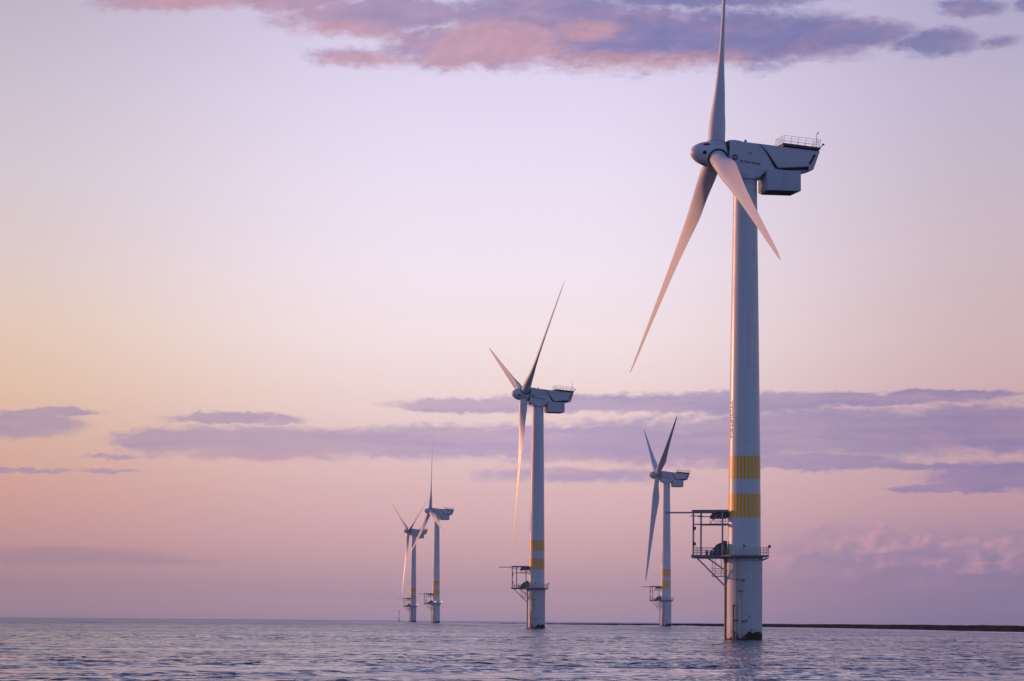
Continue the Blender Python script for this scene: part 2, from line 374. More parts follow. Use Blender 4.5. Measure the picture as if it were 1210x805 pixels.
# ------------------------------------------------------------------ sea
RE = 1.03e7                     # earth radius with refraction for this lens
def drop(d): return -d*d/(2*RE)
def make_sea():
    rows = [4.0]
    while rows[-1] < 9000:
        r = rows[-1]
        if r < 120: st = .05
        elif r < 900: st = .0019
        elif r < 2900: st = .0014
        else: st = .012
        rows.append(r*(1+st))
    rr = np.array(rows)
    fine = np.arange(-11.5, 11.5001, .055)
    coarse = np.arange(14, 346.5, 3.0)
    th = np.radians(np.concatenate([fine, coarse]))
    nR, nT = len(rr), len(th)
    Rg, Tg = np.meshgrid(rr, th, indexing='ij')
    X = Rg*np.sin(Tg); Y = Rg*np.cos(Tg)
    Z = np.zeros_like(X)
    cell = np.gradient(rr)[:, None]
    lat = Rg*np.gradient(th)[None, :]
    infine = (np.abs(np.degrees(Tg)) < 11.6) | (np.degrees(Tg) > 348.4)
    ncomp = 70
    for i in range(ncomp):
        lam = .6*(2.6/.6)**rng.random()
        dirn = math.radians(-78 + rng.normal(0, 27))      # travel direction, mostly toward the viewer
        kx, ky = math.cos(dirn)*2*math.pi/lam, math.sin(dirn)*2*math.pi/lam
        slope = .014
        amp = slope*lam/(2*math.pi)*(.6+.8*rng.random())
        eff = np.maximum(cell*abs(math.sin(dirn)), np.abs(lat)*abs(math.cos(dirn)))
        att = np.clip(1.8 - eff/(lam*.5), .35, 1)
        ph = kx*X + ky*Y + rng.random()*6.283
        Z += np.where(infine, amp*att, 0)*(np.sin(ph) + .22*np.sin(2*ph+.6))
    # slow groups: sets of larger and smaller waves
    g = np.zeros_like(X)
    for i in range(14):
        lam = 60*(8)**rng.random(); d = rng.random()*6.283
        g += np.sin((math.cos(d)*X*.35+math.sin(d)*Y)*2*math.pi/lam + rng.random()*6.283)
    g2 = np.zeros_like(X)
    for i in range(22):
        lam = 4*(7)**rng.random(); d = rng.random()*6.283
        g2 += np.sin((math.cos(d)*X*.7+math.sin(d)*Y)*2*math.pi/lam + rng.random()*6.283)
    Z *= np.clip(1 + .22*g/2, .35, 1.8)*np.clip(.9+.26*g2, .1, 2.0)
    # swell heaping up and breaking where it meets the bank (runs obliquely away to the left)
    px = np.degrees(Tg); px = np.where(px > 180, px-360, px); pxp = PW/2 + np.tan(np.radians(np.clip(px, -60, 60)))*F
    xs = np.array([-400, 300, 520, 640, 800, 1000, 1130, 1210, 1500]); ds = np.array([2900, 2700, 2400, 2050, 1850, 1530, 1220, 1110, 1030])
    hs = np.array([0, .1, .2, .3, .3, .3, .3, .3, .2])
    dist = np.interp(pxp, xs, ds); hh = np.interp(pxp, xs, hs)*(np.abs(px) < 20)
    for offd, sc in ((0, 1.0), (90, .8), (-70, .35), (190, .7)):
        q = (Y-dist-offd)
        wob = 10*np.sin(X/37.0+offd) + 6*np.sin(X/13.0+1+offd)
        q = q+wob
        Z += hh*sc*np.where(q < 0, np.exp(-(q/5.0)**2), np.exp(-(q/24.0)**2))
    foam = np.zeros_like(X)
    for offd, w in ((-.085, 1.0), (-.16, .5), (-.24, .35)):
        q = (Y-dist*(1+offd))/dist + .012*np.sin(X/45.0+offd) + .008*np.sin(X/17.0)
        foam = np.maximum(foam, w*np.exp(-(q/.032)**2)*np.clip(np.interp(pxp, [100, 450, 1100, 1300], [.45, 1, 1, .6]), 0, 1)*(np.abs(px) < 20))
    for px_, sc_ in ((879.3, 7.83), (633.7, 3.755), (786.6, 2.42), (514.8, 1.79), (487.8, 1.455)):
        yy = F/sc_; d_ = ray(px_, 738); xx = d_.x/d_.y*yy
        rd = np.hypot(X-xx, (Y-yy)); foam = np.maximum(foam, .75*np.exp(-((rd-3.0)/1.1)**2))
    Z += -(Rg**2)/(2*RE)
    co = np.stack([X, Y, Z], -1).reshape(-1, 3).astype(np.float32)
    a = np.arange(nR-1)[:, None]*nT; b = np.arange(nT)[None, :]; b2 = (b+1) % nT
    quads = np.stack([a+b, a+b2, a+nT+b2, a+nT+b], -1).reshape(-1, 4)[:, ::-1]
    me = bpy.data.meshes.new('sea')
    nq = len(quads)
    # close the hole under the boat
    cidx = len(co); co = np.vstack([co, [[0, 0, 0]]]).astype(np.float32)
    tri = np.stack([np.arange(nT), np.full(nT, cidx), (np.arange(nT)+1) % nT], -1)
    me.vertices.add(len(co)); me.vertices.foreach_set('co', co.ravel())
    me.loops.add(nq*4+nT*3); me.loops.foreach_set('vertex_index', np.concatenate([quads.ravel(), tri.ravel()]).astype(np.int32))
    me.polygons.add(nq+nT)
    me.polygons.foreach_set('loop_start', np.concatenate([np.arange(nq)*4, nq*4+np.arange(nT)*3]).astype(np.int32))
    me.update(calc_edges=True); me.validate()
    at = me.attributes.new('foam', 'FLOAT', 'POINT')
    at.data.foreach_set('value', np.concatenate([foam.ravel(), [0]]).astype(np.float32))
    me.shade_smooth()
    def sm(q, b):
        g = q.n.new('ShaderNodeNewGeometry'); p = g.outputs['Position']
        rot = q.n.new('ShaderNodeMapping'); rot.inputs['Rotation'].default_value = (0, 0, R(9)); q.l.new(p, rot.inputs['Vector'])
        v = rot.outputs[0]
        n1, _ = q.noise(q.vmath('MULTIPLY', v, (.55, 1.0, 1)), 1.1, 6, .62, .4)
        n2, _ = q.noise(q.vmath('MULTIPLY', v, (.5, 1.0, 1)), .22, 5, .6, .3)
        gust, _ = q.noise(q.vmath('MULTIPLY', v, (.006, .03, 1)), 1.0, 5, .6, .5)
        _, c1 = q.noise(q.vmath('MULTIPLY', v, (1.25, 2.3, 1)), 1.0, 5, .62, .3)
        _, c2 = q.noise(q.vmath('MULTIPLY', v, (.30, .50, 1)), 1.0, 3, .55, .3)
        s1 = q.vmath('MULTIPLY', q.vmath('SUBTRACT', c1, (.5, .5, .5)), (2.0, 3.2, 0))
        s2 = q.vmath('MULTIPLY', q.vmath('SUBTRACT', c2, (.5, .5, .5)), (1.1, 1.9, 0))
        sl = q.vmath('SCALE', q.vmath('ADD', s1, s2)); q.put(sl.node.inputs['Scale'], q.lmap(gust, .34, .66, .30, 1.35))
        q.l.new(q.vmath('NORMALIZE', q.vmath('ADD', g.outputs['Normal'], sl)), b.inputs['Normal'])
        dist = q.vmath('LENGTH', p)
        patch, _ = q.noise(q.vmath('MULTIPLY', v, (.02, .03, .02)), 1.0, 9, .72, .2)
        p2, _ = q.noise(q.vmath('MULTIPLY', v, (.30, .5, .02)), 1.0, 3, .6)
        p3, _ = q.noise(q.vmath('MULTIPLY', v, (.05, .08, .02)), 1.0, 4, .6)
        patch = q.math('ADD', q.math('MULTIPLY', patch, .4), q.math('ADD', q.math('MULTIPLY', p2, .35), q.math('MULTIPLY', p3, .25)))
        far = q.lmap(dist, 200, 1500, .14, .30); far.node.clamp = True
        q.put(b.inputs['Roughness'], q.math('MULTIPLY', far, q.lmap(patch, .40, .62, .25, 1.6)))
        at = q.n.new('ShaderNodeAttribute'); at.attribute_name = 'foam'
        fn, _ = q.noise(q.vmath('MULTIPLY', p, (.035, .012, .1)), 1.0, 6, .7)
        fm = q.step(q.math('MULTIPLY', at.outputs['Fac'], q.step(fn, .38, .54)), .12, .5)
        q.l.new(q.mix(q.math('MULTIPLY', fm, .8), (.012, .034, .095), (.72, .72, .74)), b.inputs['Base Color'])
        b.inputs['IOR'].default_value = 1.33
    M['sea'] = mat('sea_water', (.012, .022, .045), .15, .5, builder=sm)
    me.materials.append(M['sea'])
    o = bpy.data.objects.new('sea', me); COL.objects.link(o); tag(o, kind='structure')
make_sea()

def make_sandbank():
    # long low bank drying out of the water on the right, its crest just under eye level
    xs = [440, 520, 640, 800, 1000, 1060, 1130, 1210, 1320, 1650]; ds = [2650, 2400, 2050, 1850, 1530, 1370, 1220, 1110, 1050, 1020]
    hs = [-.4, -.2, .55, 1.2, 1.74, 1.88, 1.99, 2.06, 2.1, 2.0]
    n = 420; P = []; F_ = []
    prof = [(-30, -.6), (-15, .06), (-9, .40), (-3, .8), (3, 1.0), (16, .98), (60, .9), (130, -.6)]
    for i in range(n):
        px = 440+(1650-440)*i/(n-1)
        d = np.interp(px, xs, ds); h = np.interp(px, xs, hs)
        h *= 1+.030*math.sin(px*.071)+.022*math.sin(px*.19+1)+.02*math.sin(px*.47+2)
        for j, (o, t) in enumerate(prof):
            y = d+o+3*math.sin(px*.17+j)+2*math.sin(px*.43)
            x = (px-PW/2)/F*y
            z = (t*h if t > 0 else t) + drop(d) + (random.uniform(-.03, .03) if t > 0 else 0)
            P.append((x, y, z))
    m_ = len(prof)
    for i in range(n-1):
        for j in range(m_-1):
            F_.append((i*m_+j, i*m_+j+1, (i+1)*m_+j+1, (i+1)*m_+j))
    b = MB(); b.add(P, F_)
    def f(q, bs):
        g = q.n.new('ShaderNodeNewGeometry')
        nn, _ = q.noise(q.vmath('MULTIPLY', g.outputs['Position'], (.06, .06, .9)), 1.0, 6, .65)
        q.l.new(q.mix(q.step(nn, .35, .7), (.012, .015, .018), (.034, .036, .034)), bs.inputs['Base Color'])
    o = b.build('sandbank', mat('wet_sand_and_weed', (.045, .04, .03), .95, .0, builder=f)); tag(o, kind='structure')
make_sandbank()

# ------------------------------------------------------------------ wind turbine
HUBZ, HUBX = 73.35, 4.62         # hub height, hub in front of the tower axis
TOPZ = 69.65; PLZ = 12.65       # tower top, work platform
TILT = R(5.2); CONE = R(1.0)
def trad(z):                    # tower radius
    return np.interp(z, [0, PLZ, 27, 45, TOPZ], [2.55, 2.50, 2.37, 2.14, 1.78])

def tower_mesh():
    b = MB(); prof = []
    seams = [20.0+.0, 39.7, 55.0]
    zs = sorted(set(list(np.linspace(PLZ-.3, TOPZ, 40)))); 
    prof = [(trad(z), z) for z in zs]
    b.lathe(prof, 72)
    return b
def seam_mesh(z):
    b = MB()
    if True:
        r = float(trad(z)); b.lathe([(r-.05, z-.06), (r+.018, z-.05), (r+.018, z+.05), (r-.05, z+.06)], 72, cap=False)
    return b
def band_mesh(z0, z1):
    return MB().lathe([(float(trad(z0))+.010, z0), (float(trad(z1))+.010, z1)], 96, cap=False)
def lettering_mesh():
    me = text_mesh('lettering', 'AIRTRICITY', .92, M['redink'], 1.0)
    bm = bmesh.new(); bm.from_mesh(me)
    for i in range(-4, 5):
        geo = list(bm.verts)+list(bm.edges)+list(bm.faces)
        bmesh.ops.bisect_plane(bm, geom=geo, plane_co=(0, i*.12, 0), plane_no=(0, 1, 0))
    zc = 33.1; L = max(v.co.x for v in bm.verts)-min(v.co.x for v in bm.verts)
    sc = 5.9/L
    for v in bm.verts:
        z = zc + v.co.x*sc; r = float(trad(z))+.012
        a = R(180+24) - v.co.y*1.0/r*-1.0
        v.co = (r*math.cos(a), r*math.sin(a), z)
    bm.to_mesh(me); bm.free(); return me

BL = [  # radius, chord, thickness ratio, twist, axis position (0 = leading edge)
    (1.0, 2.62, 1.0, 15, .5), (3.4, 2.62, 1.0, 15, .5), (5.0, 2.68, .93, 15, .48), (7.0, 2.98, .73, 14.5, .43), (9.0, 3.40, .54, 13.2, .38),
    (11, 3.62, .42, 11.6, .35), (13, 3.50, .345, 10, .335), (15.5, 3.20, .30, 8.4, .33), (19, 2.80, .26, 6.6, .33), (23, 2.40, .24, 5.1, .33),
    (28, 2.0, .225, 3.7, .33), (33, 1.68, .21, 2.5, .33), (39, 1.33, .195, 1.4, .33), (45, .96, .18, .6, .33), (48.6, .72, .17, .2, .33), (50.4, .50, .16, 0, .34),
    (51.5, .28, .16, 0, .38), (51.9, .10, .2, 0, .45)]
def blade_mesh(pitch=3.0):
    """blade along +Z of the rotor frame (+X upwind, leading edge +Y)"""
    b = MB(); n = 36; P = []
    rr = [x[0] for x in BL]
    dense = []
    for a, c in zip(rr, rr[1:]): dense += [a, a+(c-a)/3, a+(c-a)*2/3]
    dense.append(rr[-1])
    def val(r, i):                # smoothed radial interpolation
        hw = min(1.3, r-rr[0], rr[-1]-r) if r > 3 else 0
        return float(np.mean([np.interp(r+hw*u, rr, [x[i] for x in BL]) for u in np.linspace(-1, 1, 9)]))
    for r in dense:
        ch, tk, tw, ax = [val(r, i) for i in (1, 2, 3, 4)]
        w = min(max((tk-.42)/.55, 0), 1); w = w*w*(3-2*w)         # 1 = round root
        tau = R(tw+pitch)
        bend = -.0*r
        for i in range(n):
            t = 2*math.pi*i/n
            # circle
            cx, cz = .5-.5*math.cos(t), .5*math.sin(t)*1.0
            # aerofoil (x from leading edge 0 to trailing edge 1)
            x = .5-.5*math.cos(t)
            yt = 5*(.2969*math.sqrt(x)-.1260*x-.3516*x*x+.2843*x**3-.1036*x**4)
            cam_ = .03*4*x*(1-x)
            zz = (yt if t < math.pi else -yt*.85)
            fx = x; fz = zz*tk*1.0 + cam_*(1-w)
            px = (1-w)*fx + w*cx; pz = (1-w)*fz + w*cz*tk
            c_ = (ax-px)*ch                # + toward leading edge
            h_ = -pz*ch                    # suction side downwind (-X)
            if abs(h_) < .014: h_ = .014 if t > math.pi else -.014
            y = c_*math.cos(tau) - h_*math.sin(tau)
            xx = c_*math.sin(tau) + h_*math.cos(tau)
            P.append((xx, y, r))
    m_ = len(dense); fs = []
    for j in range(m_-1):
        for i in range(n): fs.append((j*n+i, j*n+(i+1) % n, (j+1)*n+(i+1) % n, (j+1)*n+i))
    fs.append(tuple(range(n-1, -1, -1))); fs.append(tuple((m_-1)*n+i for i in range(n)))
    b.add(P, fs); return b

def spinner_mesh():
    """rotor frame, origin at hub centre, +X upwind"""
    b = MB(); prof = []
    for i in range(15):
        t = i/14; x = 3.95*math.cos(t*math.pi/2); r = 2.02*math.sin(t*math.pi/2)**.92
        prof.append((max(r, .02), x))
    prof += [(2.02, -.6), (1.98, -1.05), (1.82, -1.25), (1.30, -1.28), (1.25, -1.7)]
    b.lathe(prof, 64, axis='x')
    return b
def socket_mesh():              # collar of one blade root
    return MB().lathe([(1.34, 1.3), (1.62, 1.3), (1.62, 1.86), (1.55, 1.93), (1.34, 1.93)], 48, cap=False)
def root_gap_mesh():            # dark bearing gap round the root
    return MB().lathe([(1.31, 1.92), (1.58, 1.92), (1.58, 1.95), (1.31, 1.98)], 48, cap=False)
def hole_mesh(ax, r, x):        # dark access opening on the spinner, seated in its surface
    b = MB(); n = 20; P = []
    for ring, s in ((0, 0.0), (1, 1.0)):
        for i in range(n):
            t = 2*math.pi*i/n
            ux = x + r[0]*s*math.cos(t); ua = ax + r[1]*s*math.sin(t)/1.7
            rad = 2.02*math.sin(math.acos(min(max(ux/3.95, -1), 1)))**.92 + .012
            P.append((ux, rad*math.sin(ua), rad*math.cos(ua)))
            if ring == 0: break
    n0 = 1
    b.add(P, [(0, n0+i, n0+(i+1) % n) for i in range(n)]); return b

# nacelle frame: origin at the hub centre, x = -s (s metres behind the hub), z = t, both tilted with the shaft
def NP(s, t): return (-s, t)
BODY = [NP(1.66, 2.08), NP(2.0, 2.25), NP(15.72, 2.32), NP(14.95, -.68), NP(13.4, -1.22), NP(7.5, -1.95), NP(6.7, -2.93), NP(3.1, -3.18), NP(2.2, -2.85), NP(1.66, -2.35)]
ARC = [(6.1, 2.22), (6.9, 1.62), (7.65, .88), (8.3, .12), (8.9, -.60), (9.4, -1.14)]
def nacelle_mesh():
    b = MB()
    b.prism(BODY, -1.95, 1.95)
    b.prism([NP(1.15, 2.0), NP(1.4, 2.3), NP(2.3, 2.46), NP(3.3, 2.42), NP(3.9, 2.28), NP(3.9, 2.0)], -1.55, 1.55)     # hood over the shaft
    return b
def fairing_mesh(sg):
    poly = [NP(s, t) for s, t in ARC] + [NP(14.15, -.32), NP(15.62, 2.26)]
    inner = [(x, z) for x, z in poly]
    cx = sum(p[0] for p in poly)/len(poly); cz = sum(p[1] for p in poly)/len(poly)
    outer = [(cx+(x-cx)*.985, cz+(z-cz)*.965) for x, z in poly]
    return MB().prism(inner, sg*1.94, sg*2.24, outer)
def groove_shade_mesh(sg):  # groove ahead of the fairing, its recess shadow painted as a dark strip
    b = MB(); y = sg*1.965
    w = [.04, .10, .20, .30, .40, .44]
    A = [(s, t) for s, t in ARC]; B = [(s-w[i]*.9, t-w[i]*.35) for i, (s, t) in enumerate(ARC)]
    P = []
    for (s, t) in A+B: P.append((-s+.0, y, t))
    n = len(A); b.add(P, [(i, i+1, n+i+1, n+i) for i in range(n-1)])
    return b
def under_edge_shade_mesh(sg):  # shadow under the overhanging fairing edge, painted as a dark strip
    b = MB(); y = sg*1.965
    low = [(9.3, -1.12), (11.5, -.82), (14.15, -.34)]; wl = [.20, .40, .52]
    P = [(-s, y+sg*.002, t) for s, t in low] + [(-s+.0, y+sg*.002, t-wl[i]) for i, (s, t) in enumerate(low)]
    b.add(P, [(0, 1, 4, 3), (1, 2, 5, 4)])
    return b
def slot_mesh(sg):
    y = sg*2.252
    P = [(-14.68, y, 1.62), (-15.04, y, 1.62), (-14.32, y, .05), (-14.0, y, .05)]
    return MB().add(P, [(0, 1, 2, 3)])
def yaw_mesh():
    return MB().lathe([(1.80, -.9), (1.80, .0), (2.15, .04), (2.18, .9), (2.02, 1.35), (1.5, 1.7)], 48, c=(0, 0, TOPZ))
DZ = .42
def deck_mesh():
    b = MB(); b.box((-12.65, 0, 2.24+DZ), (5.9, 5.0, .16))
    for x in (9.9, 11.8, 13.6, 15.4): b.box((-x, 0, 2.02+DZ), (.14, 4.4, .32))
    for y in (-2.42, 2.42): b.box((-12.65, y, 2.18+DZ), (5.9, .12, .36))
    return b
def rail_mesh(x0, x1, y0, y1, z, h=1.2, nx=5, ny=4, r=.028, kick=True):
    b = MB(); c = [(x0, y0), (x1, y0), (x1, y1), (x0, y1)]
    for i in range(4):
        a, d = Vector((*c[i], 0)), Vector((*c[(i+1) % 4], 0)); n = nx if i % 2 == 0 else ny
        for j in range(n):
            p = a.lerp(d, j/n); b.tube((p.x, p.y, z), (p.x, p.y, z+h), r, 6)
        for f in (.33, .66, 1.0): b.tube((a.x, a.y, z+h*f), (d.x, d.y, z+h*f), r*(1.0 if f == 1 else .75), 6)
    return b
EBX = -9.95                     # container centre behind the hub
def ebox_mesh():
    return MB().box((EBX, 0, 0), (5.3, 5.0, 3.1))
def ebox_end():                 # corrugated end panel facing the tower
    pts = []
    for i in range(10):
        y = -2.3+i*.5; pts += [(2.645, y-.13), (2.75, y-.08), (2.75, y+.08), (2.645, y+.13)]
    pts = [(EBX+x, y) for x, y in pts] ; n = len(pts)
    P = [(x, y, -1.42) for x, y in pts] + [(x, y, 1.40) for x, y in pts]
    return MB().add(P, [(i, i+1, n+i+1, n+i) for i in range(n-1)])
def ebox_seam(y): return MB().box((EBX, y, -.05), (.07, .05, 3.0))
def ebox_floor(): return MB().box((EBX, 0, -1.62), (4.6, 4.7, .14))
def bracket_mesh(x, y): return MB().box((x, y, 1.9), (.4, .3, 1.0))
def duct_mesh(): return MB().box((EBX+2.85, 0, 1.55), (.45, 3.6, 1.5))
def mast_mesh():
    b = MB(); b.tube((-15.35, .6, 2.3+DZ), (-15.35, .6, 4.75+DZ), .05, 8); b.tube((-15.35, .6, 4.7+DZ), (-15.62, .6, 4.95+DZ), .07, 8)
    return b
def anemometer_mesh():
    b = MB(); b.path([(-15.5, 1.6, 2.35+DZ), (-16.0, 1.6, 2.7+DZ), (-16.2, 1.6, 2.95+DZ)], .06, 8)
    b.lathe([(.02, -.1), (.18, -.06), (.2, .1), (.02, .2)], 12, c=(-16.2, 1.6, 2.98+DZ))
    return b

# ---- platform frame: turbine axis, world directions
RHO = R(20)
E_ = Vector((-math.cos(RHO), math.sin(RHO), 0)); Pn = Vector((-math.sin(RHO), -math.cos(RHO), 0))
def CG(d, p, z): v = E_*d + Pn*p; return Vector((v.x, v.y, z))
ROTC = Matrix(((E_.x, Pn.x, 0), (E_.y, Pn.y, 0), (0, 0, 1)))
D0, D1, HW = 2.84, 7.41, 2.0
def pile_mesh():
    return MB().lathe([(2.72, -4), (2.72, 11.9), (2.80, 11.95), (2.80, 12.25), (2.55, 12.40), (2.55, 12.6)], 72)
def platform_mesh():
    b = MB()
    b.lathe([(2.6, PLZ-.28), (3.72, PLZ-.16), (3.72, PLZ+.10), (2.6, PLZ+.10)], 48, cap=False)
    for i in range(16):
        a = 2*math.pi*i/16; b.tube((2.6*math.cos(a), 2.6*math.sin(a), PLZ-.75), (3.65*math.cos(a), 3.65*math.sin(a), PLZ-.3), .06, 6)
    b.box(CG((2.4+D1+.3)/2, 0, PLZ-.08), (D1+.3-2.4, 2*HW+.5, .34), ROTC)
    for p in (-HW, -.6, .6, HW): b.box(CG(5, p, PLZ-.32), (5.2, .16, .2), ROTC)
    return b
def ring_rail_mesh():
    b = MB(); n = 26; r = 3.68; z = PLZ+.1; pts = []
    for i in range(n+1):
        a = R(-160)+(R(118)+R(160))*i/n
        pts.append((r*math.cos(a), r*math.sin(a)))
    for x, y in pts[::1]: b.tube((x, y, z), (x, y, z+1.15), .032, 6)
    for f in (.36, .68, 1): b.path([(x, y, z+1.15*f) for x, y in pts], .026, 6)
    return b
def deck_rail_mesh():
    b = MB(); z = PLZ+.1
    runs = [[(D0, HW), (D1+.1, HW)], [(D1+.1, HW), (D1+.1, -HW)], [(D1+.1, -HW), (D0, -HW)]]
    for (a, c) in runs:
        n = 6
        for i in range(n+1):
            d = a[0]+(c[0]-a[0])*i/n; p = a[1]+(c[1]-a[1])*i/n; b.tube(CG(d, p, z), CG(d, p, z+1.1), .03, 6)
        for f in (.34, .67, 1): b.tube(CG(*a, z+1.1*f), CG(*c, z+1.1*f), .026, 6)
    return b
TOPF = 19.35
def roof_frame_mesh():
    b = MB()
    for p in (-HW, HW): b.box(CG((D0+D1)/2-.35, p, TOPF), (D1-D0+1.1, .26, .36), ROTC)
    for d in (D0, D1, 5.1): b.box(CG(d, 0, TOPF-.02), (.24, 2*HW-.27, .30), ROTC)
    for p in (-HW+.02, HW-.02):
        b.tube(CG(D0-.6, p, 17.35), CG(D1, p, 17.35), .09, 8)
        b.tube(CG(D1-1.45, p, 18.62), CG(D1+.5, p, 18.62), .07, 8)
    b.tube(CG(D0, -HW, 17.35), CG(D0, HW, 17.35), .06, 8)
    return b
def catwalk_mesh():
    b = MB()
    b.box(CG(3.6, 0, 17.42), (2.6, 2*HW-.2, .10), ROTC)
    for p in (-HW, HW):
        for d in (2.4, 3.2, 4.0, 4.8): b.tube(CG(d, p, 17.4), CG(d, p, 18.7), .03, 6)
        for z in (17.85, 18.3, 18.7): b.tube(CG(2.3, p, z), CG(4.85, p, z), .025, 6)
    b.tube(CG(4.9, 1.9, 17.35), CG(3.5, 1.9, 18.9), .05, 6)
    return b
def boom_mesh():
    b = MB(); b.box(CG(7.4, .3, TOPF-.18), (9.8, .24, .24), ROTC); b.box(CG(12.2, .3, TOPF-.2), (.16, .3, .34), ROTC); return b
def hoist_mesh():
    b = MB()
    pr = [(-1.4, -.35), (-1.0, .25), (.2, .50), (1.3, .50), (1.5, -.1), (.7, -.55), (-.3, -.5), (-1.2, -.6)]
    t = MB().prism(pr, -.7, .7)
    for i, v in enumerate(t.v): t.v[i] = tuple(CG(3.6-v[0], v[1]+.9, 18.75+v[2]))
    b.add(t.v, t.f); b.tube(CG(4.6, .9, 18.5), CG(4.6, .9, 18.05), .12, 10)
    return b
def generator_mesh():
    b = MB(); z = PLZ+.1
    pr = [(-.8, 0), (-.8, 1.0), (-.35, 1.55), (.35, 1.85), (.85, 1.6), (.9, 0)]
    t = MB().prism(pr, -.9, .9)
    for i, v in enumerate(t.v): t.v[i] = tuple(CG(3.45-v[0], v[1]+1.0, z+v[2]))
    b.add(t.v, t.f)
    b.box(CG(2.9, .7, z+1.85), (.5, 1.0, .6), ROTC); return b
def pump_mesh():
    z = PLZ+.1; b = MB(); b.box(CG(4.75, 1.2, z+.3), (.45, .8, .6), ROTC); b.tube(CG(5.05, 1.2, z+.02), CG(4.5, 1.2, z+1.0), .09, 8); return b
def drum_mesh(): return MB().lathe([(.05, 0), (.24, .05), (.24, .65), (.05, .7)], 14, c=CG(5.6, .9, PLZ+.1))
def brace_mesh(p, d1, z1, d0):
    return MB().tube(CG(d1, p, PLZ-.3), CG(d0, p*.55, z1), .11, 10)
def basket_mesh():
    b = MB()
    c0 = CG(3.75, 1.2, 9.55)
    b.box(c0, (1.5, 1.6, .14), ROTC)
    for d in (3.05, 4.45):
        for p in (.45, 1.95): b.tube(CG(d, p, 9.5), CG(d, p, PLZ-.25), .05, 6)
    for z in (10.0, 10.35, 10.7):
        b.path([CG(3.05, .45, z), CG(4.45, .45, z), CG(4.45, 1.95, z), CG(3.05, 1.95, z)], .03, 6)
    for z in np.arange(9.7, 12.3, .3): b.tube(CG(3.05, 1.95, z), CG(3.05, 1.5, z), .025, 6)
    return b
def riser_mesh(): 
    b = MB(); b.tube((-2.86, -.25, -4), (-2.86, -.25, PLZ-.28), .17, 12)
    for z in (1.5, 4.3, 7.6, 10.5): b.box((-2.72, -.25, z), (.3, .5, .12))
    return b
def fender_mesh(a):
    r = 3.25; x, y = r*math.cos(R(a)), r*math.sin(R(a)); q = 2.6
    b = MB(); b.tube((x, y, -4), (x, y, 5.35), .15, 12)
    for z in (5.2, 3.0, .9): b.tube((x, y, z), (q*math.cos(R(a)), q*math.sin(R(a)), z), .08, 8)
    return b
def ladder_mesh():
    b = MB(); a = R(245.5); r = 2.98
    c = Vector((r*math.cos(a), r*math.sin(a), 0)); t = Vector((-math.sin(a), math.cos(a), 0)); o = Vector((math.cos(a), math.sin(a), 0))
    for s in (-.27, .27): b.tube(c+t*s+Vector((0, 0, -3)), c+t*s+Vector((0, 0, PLZ+1.1)), .035, 6)
    z = -.5
    while z < PLZ: b.tube(c-t*.27+Vector((0, 0, z)), c+t*.27+Vector((0, 0, z)), .024, 6); z += .3
    for z in (2.9, 7.4, 9.2): b.tube(c+Vector((0, 0, z)), c-o*.4+Vector((0, 0, z)), .05, 6)
    z = 4.6                              # back hoops
    while z < 11.8:
        pts = [c+t*.36*math.cos(w)+o*.62*math.sin(w)+Vector((0, 0, z)) for w in np.linspace(0, math.pi, 7)]
        b.path(pts, .02, 5); z += .95
    for w in (.55, 1.57, 2.6):
        p = c+t*.36*math.cos(w)+o*.62*math.sin(w); b.tube(p+Vector((0, 0, 4.6)), p+Vector((0, 0, 11.4)), .018, 5)
    return b
CLAMPS = ((9.05, 232, 250, .14), (9.0, 256, 268, .2), (7.35, 246, 262, .2), (2.95, 234, 252, .3), (2.9, 259, 276, .24), (3.6, 282, 285, .18))
def clamp_mesh(z, a0, a1, h):
    P = []; n = 7
    for i in range(n):
        a = R(a0+(a1-a0)*i/(n-1))
        for r, zz in ((2.70, z-h/2), (2.97, z-h/2), (2.97, z+h/2), (2.70, z+h/2)):
            P.append((r*math.cos(a), r*math.sin(a), zz+.03*math.sin(i*2.1)))
    fs = [(i*4+j, i*4+(j+1) % 4, i*4+4+(j+1) % 4, i*4+4+j) for i in range(n-1) for j in range(4)]
    fs += [(3, 2, 1, 0), tuple((n-1)*4+j for j in range(4))]
    return MB().add(P, fs)
def lamp_mesh(a):
    b = MB(); x, y = 3.78*math.cos(R(a)), 3.78*math.sin(R(a)); b.lathe([(.16, 0), (.22, .08), (.22, .34), (.12, .46)], 14, c=(x, y, PLZ+1.2)); return b
def cage_lamp_mesh(z):
    b = MB()
    if True: b.box(CG(D1-.2, HW+.05, z), (.34, .3, .5), ROTC); b.box(CG(D1-.2, HW+.24, z+.05), (.2, .1, .3), ROTC)
    return b

